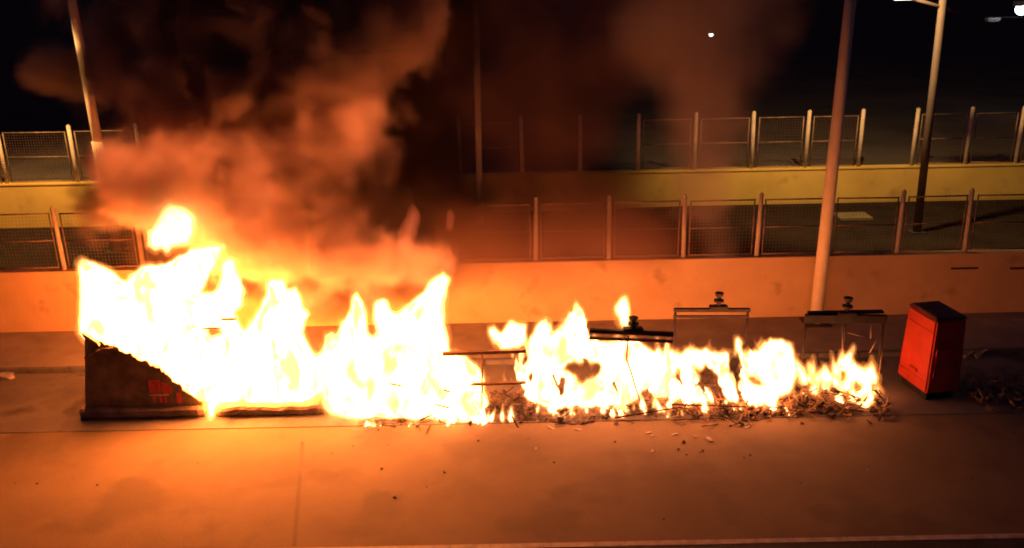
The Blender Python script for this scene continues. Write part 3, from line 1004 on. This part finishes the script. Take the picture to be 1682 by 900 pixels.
F3 = [(515, 590), (528, 577), (535, 552), (546, 545), (552, 550), (562, 528), (574, 508), (580, 488), (586, 482), (598, 498), (603, 520), (604, 546), (612, 556), (620, 546), (614, 520), (616, 498), (626, 489), (636, 492), (642, 510), (652, 517), (668, 500), (692, 480), (712, 459), (727, 450), (740, 456), (735, 480), (730, 508), (730, 535), (737, 565), (740, 578), (765, 588), (782, 602), (796, 622), (794, 640), (803, 664), (812, 692), (600, 690), (560, 684), (534, 668)]
flame('tallest broad white blaze in the middle of the row, leaning to a point', [F3], 17.05, core=FLAME_MID, seed=3, rough=.035, cap=.5)
F4 = [(803, 541), (812, 538), (822, 545), (838, 529), (848, 535), (866, 532), (866, 562), (846, 571), (822, 572), (810, 556)]
flame('small ragged flame standing on the upper charred rail', [F4], 16.95, core=FLAME_LOW, seed=4, rough=.04, cap=.25, h=.03)
def tongues(boxes, seed):
    r = random.Random(seed)
    out = []
    for (x0, y0, x1, y1, n, hmin, hmax, Y, dy) in boxes:
        for i in range(n):
            x, y = r.uniform(x0, x1), r.uniform(y0, y1)
            hh = r.uniform(hmin, hmax); w = hh * r.uniform(.2, .42); ln = r.uniform(-.35, .35) * hh
            out.append(([(x - w * .6, y), (x - w * .75, y - hh * .3), (x - w * .3 + ln * .5, y - hh * .65), (x + ln, y - hh), (x + w * .35 + ln * .4, y - hh * .55), (x + w * .7, y - hh * .25), (x + w * .5, y)], Y + r.uniform(-dy, dy)))
    return out


F5 = [(834, 587), (858, 577), (868, 560), (878, 546), (886, 530), (898, 528), (906, 546), (912, 550), (926, 534), (936, 512), (946, 497), (957, 508), (966, 530), (974, 552), (1000, 562), (1032, 558), (1060, 566), (1086, 582), (1112, 590), (1112, 664), (1060, 640), (1020, 668), (990, 672), (930, 668), (880, 664), (852, 645), (834, 620)]
flame('white blaze with a dark gap, right after the two level rails', [F5] + tongues([(850, 600, 1100, 640, 16, 30, 62, 17.15, .2)], 51), 17.15, core=FLAME_LOW, holes=[[(922, 606), (944, 592), (976, 595), (988, 604), (976, 624), (958, 640), (934, 647), (944, 622)]], seed=5, rough=.08, cap=.22, gaps=(.64, 3.2, 2.6))
F6 = [(1090, 592), (1104, 577), (1118, 582), (1140, 574), (1160, 571), (1182, 582), (1200, 580), (1225, 598), (1234, 600), (1238, 574), (1246, 577), (1260, 562), (1280, 556), (1297, 564), (1306, 592), (1306, 622), (1296, 645), (1280, 648), (1262, 672), (1240, 680), (1210, 662), (1180, 655), (1150, 662), (1112, 676), (1090, 672)]
flame('low white blaze with holes, running low in front of the highest cross-beam', [F6] + tongues([(1095, 600, 1235, 655, 26, 24, 52, 17.1, .2), (1235, 650, 1300, 680, 8, 20, 36, 16.95, .1)], 52), 17.1, core=FLAME_LOW, holes=[[(1143, 602), (1158, 597), (1176, 620), (1178, 642), (1164, 640), (1150, 622)], [(1226, 617), (1256, 617), (1260, 636), (1240, 634)], [(1096, 608), (1112, 606), (1118, 622), (1104, 630)], [(1198, 595), (1212, 605), (1218, 626), (1206, 620)]], seed=6, rough=.08, cap=.18, gaps=(.56, 3.8, 2.6))
F6B = [(1237, 604), (1239, 578), (1248, 578), (1258, 564), (1272, 557), (1286, 557), (1298, 566), (1306, 592), (1306, 620), (1297, 642), (1280, 648), (1262, 640), (1248, 622)]
flame('round white ball of flame bulging up at the end of the low blaze', [F6B], 17.0, core=FLAME_LOW, seed=7, rough=.05, cap=.4)
F8 = [(243, 381), (256, 366), (264, 350), (284, 337), (300, 346), (314, 360), (316, 385), (310, 398), (287, 400), (276, 413), (266, 404), (256, 413), (246, 402)]
flame('pale loose flame floating free above the first blaze', [F8], 17.7, seed=8, rough=.05, cap=.3, core=FLAME_SOFT, edge_w=.07)
flame('thin curved flame licking up beside the stubby knob', [[(1020, 536), (1016, 520), (1008, 508), (1018, 494), (1028, 488), (1034, 510), (1034, 534)]], 17.15, seed=9, rough=.03, cap=.12, h=.025, core=FLAME_SOFT)
flame('drip of burning plastic hanging from the first container base', [[(339, 662), (356, 662), (353, 678), (350, 690), (345, 690), (342, 676)]], 16.98, seed=12, rough=.015, cap=.1, h=.02)


flame('scattered small flames flickering over the last burnt heap', tongues([(1312, 610, 1450, 690, 42, 10, 34, 17.35, .3), (1350, 600, 1440, 640, 7, 26, 46, 17.4, .2)], 31), 17.35, seed=13, rough=.03, core=FLAME_LOW, cap=.1, h=.03, kind='stuff', name='small_fire')
flame('thin white curl of flame on the last heap beside the red container', [[(1398, 662), (1396, 630), (1392, 606), (1404, 594), (1418, 604), (1430, 618), (1434, 650), (1426, 676), (1408, 680)]], 17.15, seed=14, rough=.07, core=FLAME_LOW, cap=.2, h=.03, holes=[[(1402, 630), (1412, 622), (1414, 640), (1405, 646)]])
flame('row of little flames flickering along the ash below the middle blaze', tongues([(735, 690, 850, 704, 24, 12, 30, 16.6, .08), (600, 698, 690, 706, 16, 6, 13, 16.5, .05)], 33), 16.6, seed=15, rough=.015, core=FLAME_LOW, cap=.08, h=.022, edge_w=.025, kind='stuff', name='small_fire')
flame('row of little flames flickering along the ash before the holed blazes', tongues([(880, 668, 1130, 692, 46, 8, 22, 16.75, .12), (1130, 660, 1300, 690, 18, 10, 26, 16.8, .1)], 35), 16.75, seed=16, rough=.015, core=FLAME_LOW, cap=.07, h=.025, edge_w=.025, kind='stuff', name='small_fire')
# red wisps of burning gas above the blaze
wp = MB()
for i, (pts, Y) in enumerate((([(655, 415), (652, 385), (664, 360), (678, 336), (690, 352), (688, 385), (676, 412)], 17.4), ([(733, 376), (734, 350), (741, 340), (747, 356), (744, 380)], 17.4), ([(728, 452), (726, 420), (738, 402), (752, 425), (748, 452)], 17.4))):
    PS = gxz(pts, Y)
    lab = ('dim red wisp of flame high above the middle blaze', 'thinnest red wisp of flame, high beside the dark smoke', 'dim red wisp just above the point of the tallest blaze')[i]
    wobj = flame(lab, [pts], Y, seed=40 + i, rough=.05, cap=.2, h=.035, core=WISP, edge_w=0, name='flame_wisp')


# ------------------------------------------------------------------ smoke (density fields voxelised by geometry nodes)
def smoke(name, label, blobs, density, col, thr=.35, gain=1.6, namp=1.0, nscale=.8, vox=.15, seed=0.0, absorb=(0, 0, 0), aniso=.1, glow=None):
    """blobs: (px, py, Y, rx, ry, rz, weight)"""
    ng = bpy.data.node_groups.new(name, 'GeometryNodeTree')
    ng.interface.new_socket('Geometry', in_out='INPUT', socket_type='NodeSocketGeometry')
    ng.interface.new_socket('Geometry', in_out='OUTPUT', socket_type='NodeSocketGeometry')
    N, L = ng.nodes, ng.links
    pos = N.new('GeometryNodeInputPosition')
    # billow: warp the lookup a little, then add cauliflower noise
    total = None
    lo = np.full(3, 1e9); hi = np.full(3, -1e9)
    for (x, y, Y, rx, ry, rz, w) in blobs:
        c = px(x, y, Y); r = np.array([rx, ry, rz])
        lo = np.minimum(lo, c - 1.7 * r); hi = np.maximum(hi, c + 1.7 * r)
        s = N.new('ShaderNodeVectorMath'); s.operation = 'SUBTRACT'; s.inputs[1].default_value = tuple(c)
        L.new(pos.outputs[0], s.inputs[0])
        dv = N.new('ShaderNodeVectorMath'); dv.operation = 'DIVIDE'; dv.inputs[1].default_value = tuple(r)
        L.new(s.outputs[0], dv.inputs[0])
        dt = N.new('ShaderNodeVectorMath'); dt.operation = 'DOT_PRODUCT'
        L.new(dv.outputs[0], dt.inputs[0]); L.new(dv.outputs[0], dt.inputs[1])
        ng_ = N.new('ShaderNodeMath'); ng_.operation = 'MULTIPLY'; ng_.inputs[1].default_value = -1.0
        L.new(dt.outputs['Value'], ng_.inputs[0])
        ex = N.new('ShaderNodeMath'); ex.operation = 'EXPONENT'
        L.new(ng_.outputs[0], ex.inputs[0])
        mu = N.new('ShaderNodeMath'); mu.operation = 'MULTIPLY'; mu.inputs[1].default_value = w
        L.new(ex.outputs[0], mu.inputs[0])
        if total is None:
            total = mu.outputs[0]
        else:
            ad = N.new('ShaderNodeMath'); ad.operation = 'ADD'
            L.new(total, ad.inputs[0]); L.new(mu.outputs[0], ad.inputs[1])
            total = ad.outputs[0]
    off = N.new('ShaderNodeVectorMath'); off.operation = 'ADD'; off.inputs[1].default_value = (seed, seed * 1.7, seed * .6)
    L.new(pos.outputs[0], off.inputs[0])
    nz = N.new('ShaderNodeTexNoise')
    nz.inputs['Scale'].default_value = nscale; nz.inputs['Detail'].default_value = 6.0; nz.inputs['Roughness'].default_value = .58; nz.inputs['Distortion'].default_value = .35
    L.new(off.outputs[0], nz.inputs['Vector'])
    a = N.new('ShaderNodeMath'); a.operation = 'MULTIPLY_ADD'; a.inputs[1].default_value = namp * 2; a.inputs[2].default_value = -namp - thr
    L.new(nz.outputs['Fac'], a.inputs[0])
    # noise only bites where there is smoke
    b_ = N.new('ShaderNodeMath'); b_.operation = 'ADD'
    cl0 = N.new('ShaderNodeMath'); cl0.operation = 'MINIMUM'; cl0.inputs[1].default_value = 1.3
    L.new(total, cl0.inputs[0])
    L.new(cl0.outputs[0], b_.inputs[0]); L.new(a.outputs[0], b_.inputs[1])
    g = N.new('ShaderNodeMath'); g.operation = 'MULTIPLY'; g.inputs[1].default_value = gain; g.use_clamp = True
    L.new(b_.outputs[0], g.inputs[0])
    # fade to nothing where the sum itself is tiny
    f = N.new('ShaderNodeMapRange'); f.interpolation_type = 'SMOOTHSTEP'
    f.inputs['From Min'].default_value = .06; f.inputs['From Max'].default_value = .3
    L.new(total, f.inputs['Value'])
    gg = N.new('ShaderNodeMath'); gg.operation = 'MULTIPLY'
    L.new(g.outputs[0], gg.inputs[0]); L.new(f.outputs[0], gg.inputs[1])
    vc = N.new('GeometryNodeVolumeCube')
    L.new(gg.outputs[0], vc.inputs['Density'])
    lo[2] = max(lo[2], .1)
    vc.inputs['Min'].default_value = tuple(lo); vc.inputs['Max'].default_value = tuple(hi)
    for i, k in enumerate(('X', 'Y', 'Z')):
        vc.inputs['Resolution ' + k].default_value = max(4, int((hi[i] - lo[i]) / vox))
    m = mat_smoke(name, density, col, aniso, absorb, glow)
    sm = N.new('GeometryNodeSetMaterial'); sm.inputs['Material'].default_value = m
    L.new(vc.outputs[0], sm.inputs[0])
    go = N.new('NodeGroupOutput')
    L.new(sm.outputs[0], go.inputs[0])
    me = bpy.data.meshes.new(name)
    me.from_pydata([tuple(lo), tuple(hi)], [], [])
    o = link(name, me, m)
    md = o.modifiers.new('smoke', 'NODES'); md.node_group = ng
    tag(o, label, 'smoke', kind='stuff')
    return o


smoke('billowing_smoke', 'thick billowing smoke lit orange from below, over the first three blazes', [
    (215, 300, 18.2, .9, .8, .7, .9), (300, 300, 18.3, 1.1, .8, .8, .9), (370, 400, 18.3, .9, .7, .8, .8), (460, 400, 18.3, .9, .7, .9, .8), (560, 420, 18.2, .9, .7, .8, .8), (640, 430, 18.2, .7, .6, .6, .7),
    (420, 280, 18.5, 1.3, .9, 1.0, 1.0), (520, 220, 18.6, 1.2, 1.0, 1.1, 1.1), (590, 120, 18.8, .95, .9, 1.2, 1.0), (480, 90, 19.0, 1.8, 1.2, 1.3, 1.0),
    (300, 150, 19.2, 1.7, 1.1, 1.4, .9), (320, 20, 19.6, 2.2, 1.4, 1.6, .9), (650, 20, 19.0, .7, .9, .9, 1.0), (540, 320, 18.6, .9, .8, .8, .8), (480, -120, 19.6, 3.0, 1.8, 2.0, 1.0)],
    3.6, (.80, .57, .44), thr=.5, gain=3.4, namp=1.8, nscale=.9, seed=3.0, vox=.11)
smoke('black_smoke', 'near black smoke standing behind the lit billows', [
    (300, 425, 20.2, 1.2, .5, .8, .9), (430, 450, 20.0, 1.2, .5, .95, 1.2), (560, 460, 20.0, 1.2, .5, .95, 1.2), (670, 440, 20.1, 1.1, .5, .8, .9),
    (560, 360, 20.4, 1.6, .8, 1.2, .9), (420, 330, 20.4, 1.6, .8, 1.4, .9), (280, 300, 20.4, 1.6, .8, 1.3, .9), (670, 310, 20.8, 1.3, .8, 1.3, 1.0), (690, 200, 21.0, 1.1, .8, 1.6, 1.0), (680, 80, 21.2, 1.2, .9, 1.8, 1.0), (740, 360, 20.8, .8, .7, .8, .6), (690, -60, 21.4, 1.4, 1.0, 2.0, 1.0)],
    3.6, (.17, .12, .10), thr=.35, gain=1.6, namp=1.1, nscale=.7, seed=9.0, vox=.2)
smoke('drifting_smoke', 'faint puff of smoke drifting off beside the leaning pole', [
    (110, 115, 19.4, .85, .6, .6, .9), (60, 130, 19.4, .5, .5, .4, .6), (165, 340, 18.4, .62, .6, .75, 1.1), (170, 150, 19.4, .8, .6, .7, .6)],
    3.0, (.45, .38, .34), thr=.45, gain=1.7, namp=1.1, nscale=1.0, seed=15.0)
smoke('thin_smoke', 'thin reddish smoke veiling the fence behind the middle blazes', [
    (760, 420, 19.0, 1.4, .7, 1.1, .9), (900, 390, 19.2, 1.7, .8, 1.0, 1.0), (1050, 380, 19.4, 1.4, .7, .9, .9), (900, 200, 20.5, 2.4, 1.1, 1.8, .6), (880, 40, 21.0, 2.8, 1.4, 2.2, .6)],
    1.35, (.38, .23, .17), thr=.32, gain=1.3, namp=1.0, nscale=.6, seed=21.0, vox=.25)
smoke('rising_smoke', 'pale column of smoke rising behind the highest cross-beam', [
    (1175, 430, 19.4, .5, .4, .7, .8), (1170, 330, 19.5, .7, .5, .9, .9), (1160, 210, 19.8, 1.0, .7, 1.2, .9), (1150, 80, 20.2, 1.4, .9, 1.5, .9), (1200, -60, 20.6, 1.8, 1.2, 1.8, .9), (1060, 20, 20.4, 1.0, .8, 1.2, .7)],
    .85, (.80, .66, .56), thr=.36, gain=1.5, namp=1.0, nscale=.7, seed=27.0, vox=.25)
smoke('glow_lit_smoke', 'orange smoke and burning gas just above the tops of the blazes, firelight put in as its own glow', [
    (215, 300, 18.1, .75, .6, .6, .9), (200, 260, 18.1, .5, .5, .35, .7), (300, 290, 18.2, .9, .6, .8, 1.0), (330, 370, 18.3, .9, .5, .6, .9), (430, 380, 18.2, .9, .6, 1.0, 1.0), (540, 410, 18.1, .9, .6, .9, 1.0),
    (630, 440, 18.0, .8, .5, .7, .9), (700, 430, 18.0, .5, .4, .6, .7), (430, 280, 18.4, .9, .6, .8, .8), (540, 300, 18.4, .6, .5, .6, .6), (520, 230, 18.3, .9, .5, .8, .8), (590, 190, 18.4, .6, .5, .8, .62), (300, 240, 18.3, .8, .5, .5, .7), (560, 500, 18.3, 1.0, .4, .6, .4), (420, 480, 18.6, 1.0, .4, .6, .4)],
    2.4, (.8, .58, .46), thr=.42, gain=1.8, namp=1.5, nscale=1.1, seed=33.0, glow=((1.0, .19, .045), 1.5), vox=.13)  # emission stands in for firelight from below on this smoke
smoke('soot_smoke', 'dark sooty curls of smoke hanging in front of the lit billows', [
    (480, 290, 17.95, .55, .35, .30, .9), (560, 300, 17.95, .65, .35, .38, 1.0), (640, 330, 18.0, .7, .35, .5, 1.0), (700, 380, 18.1, .6, .35, .5, .8), (160, 340, 17.9, .5, .4, .7, .95), (600, 390, 18.0, .5, .3, .35, .7)],
    3.0, (.16, .11, .09), thr=.42, gain=2.2, namp=1.4, nscale=1.3, seed=41.0, vox=.11)
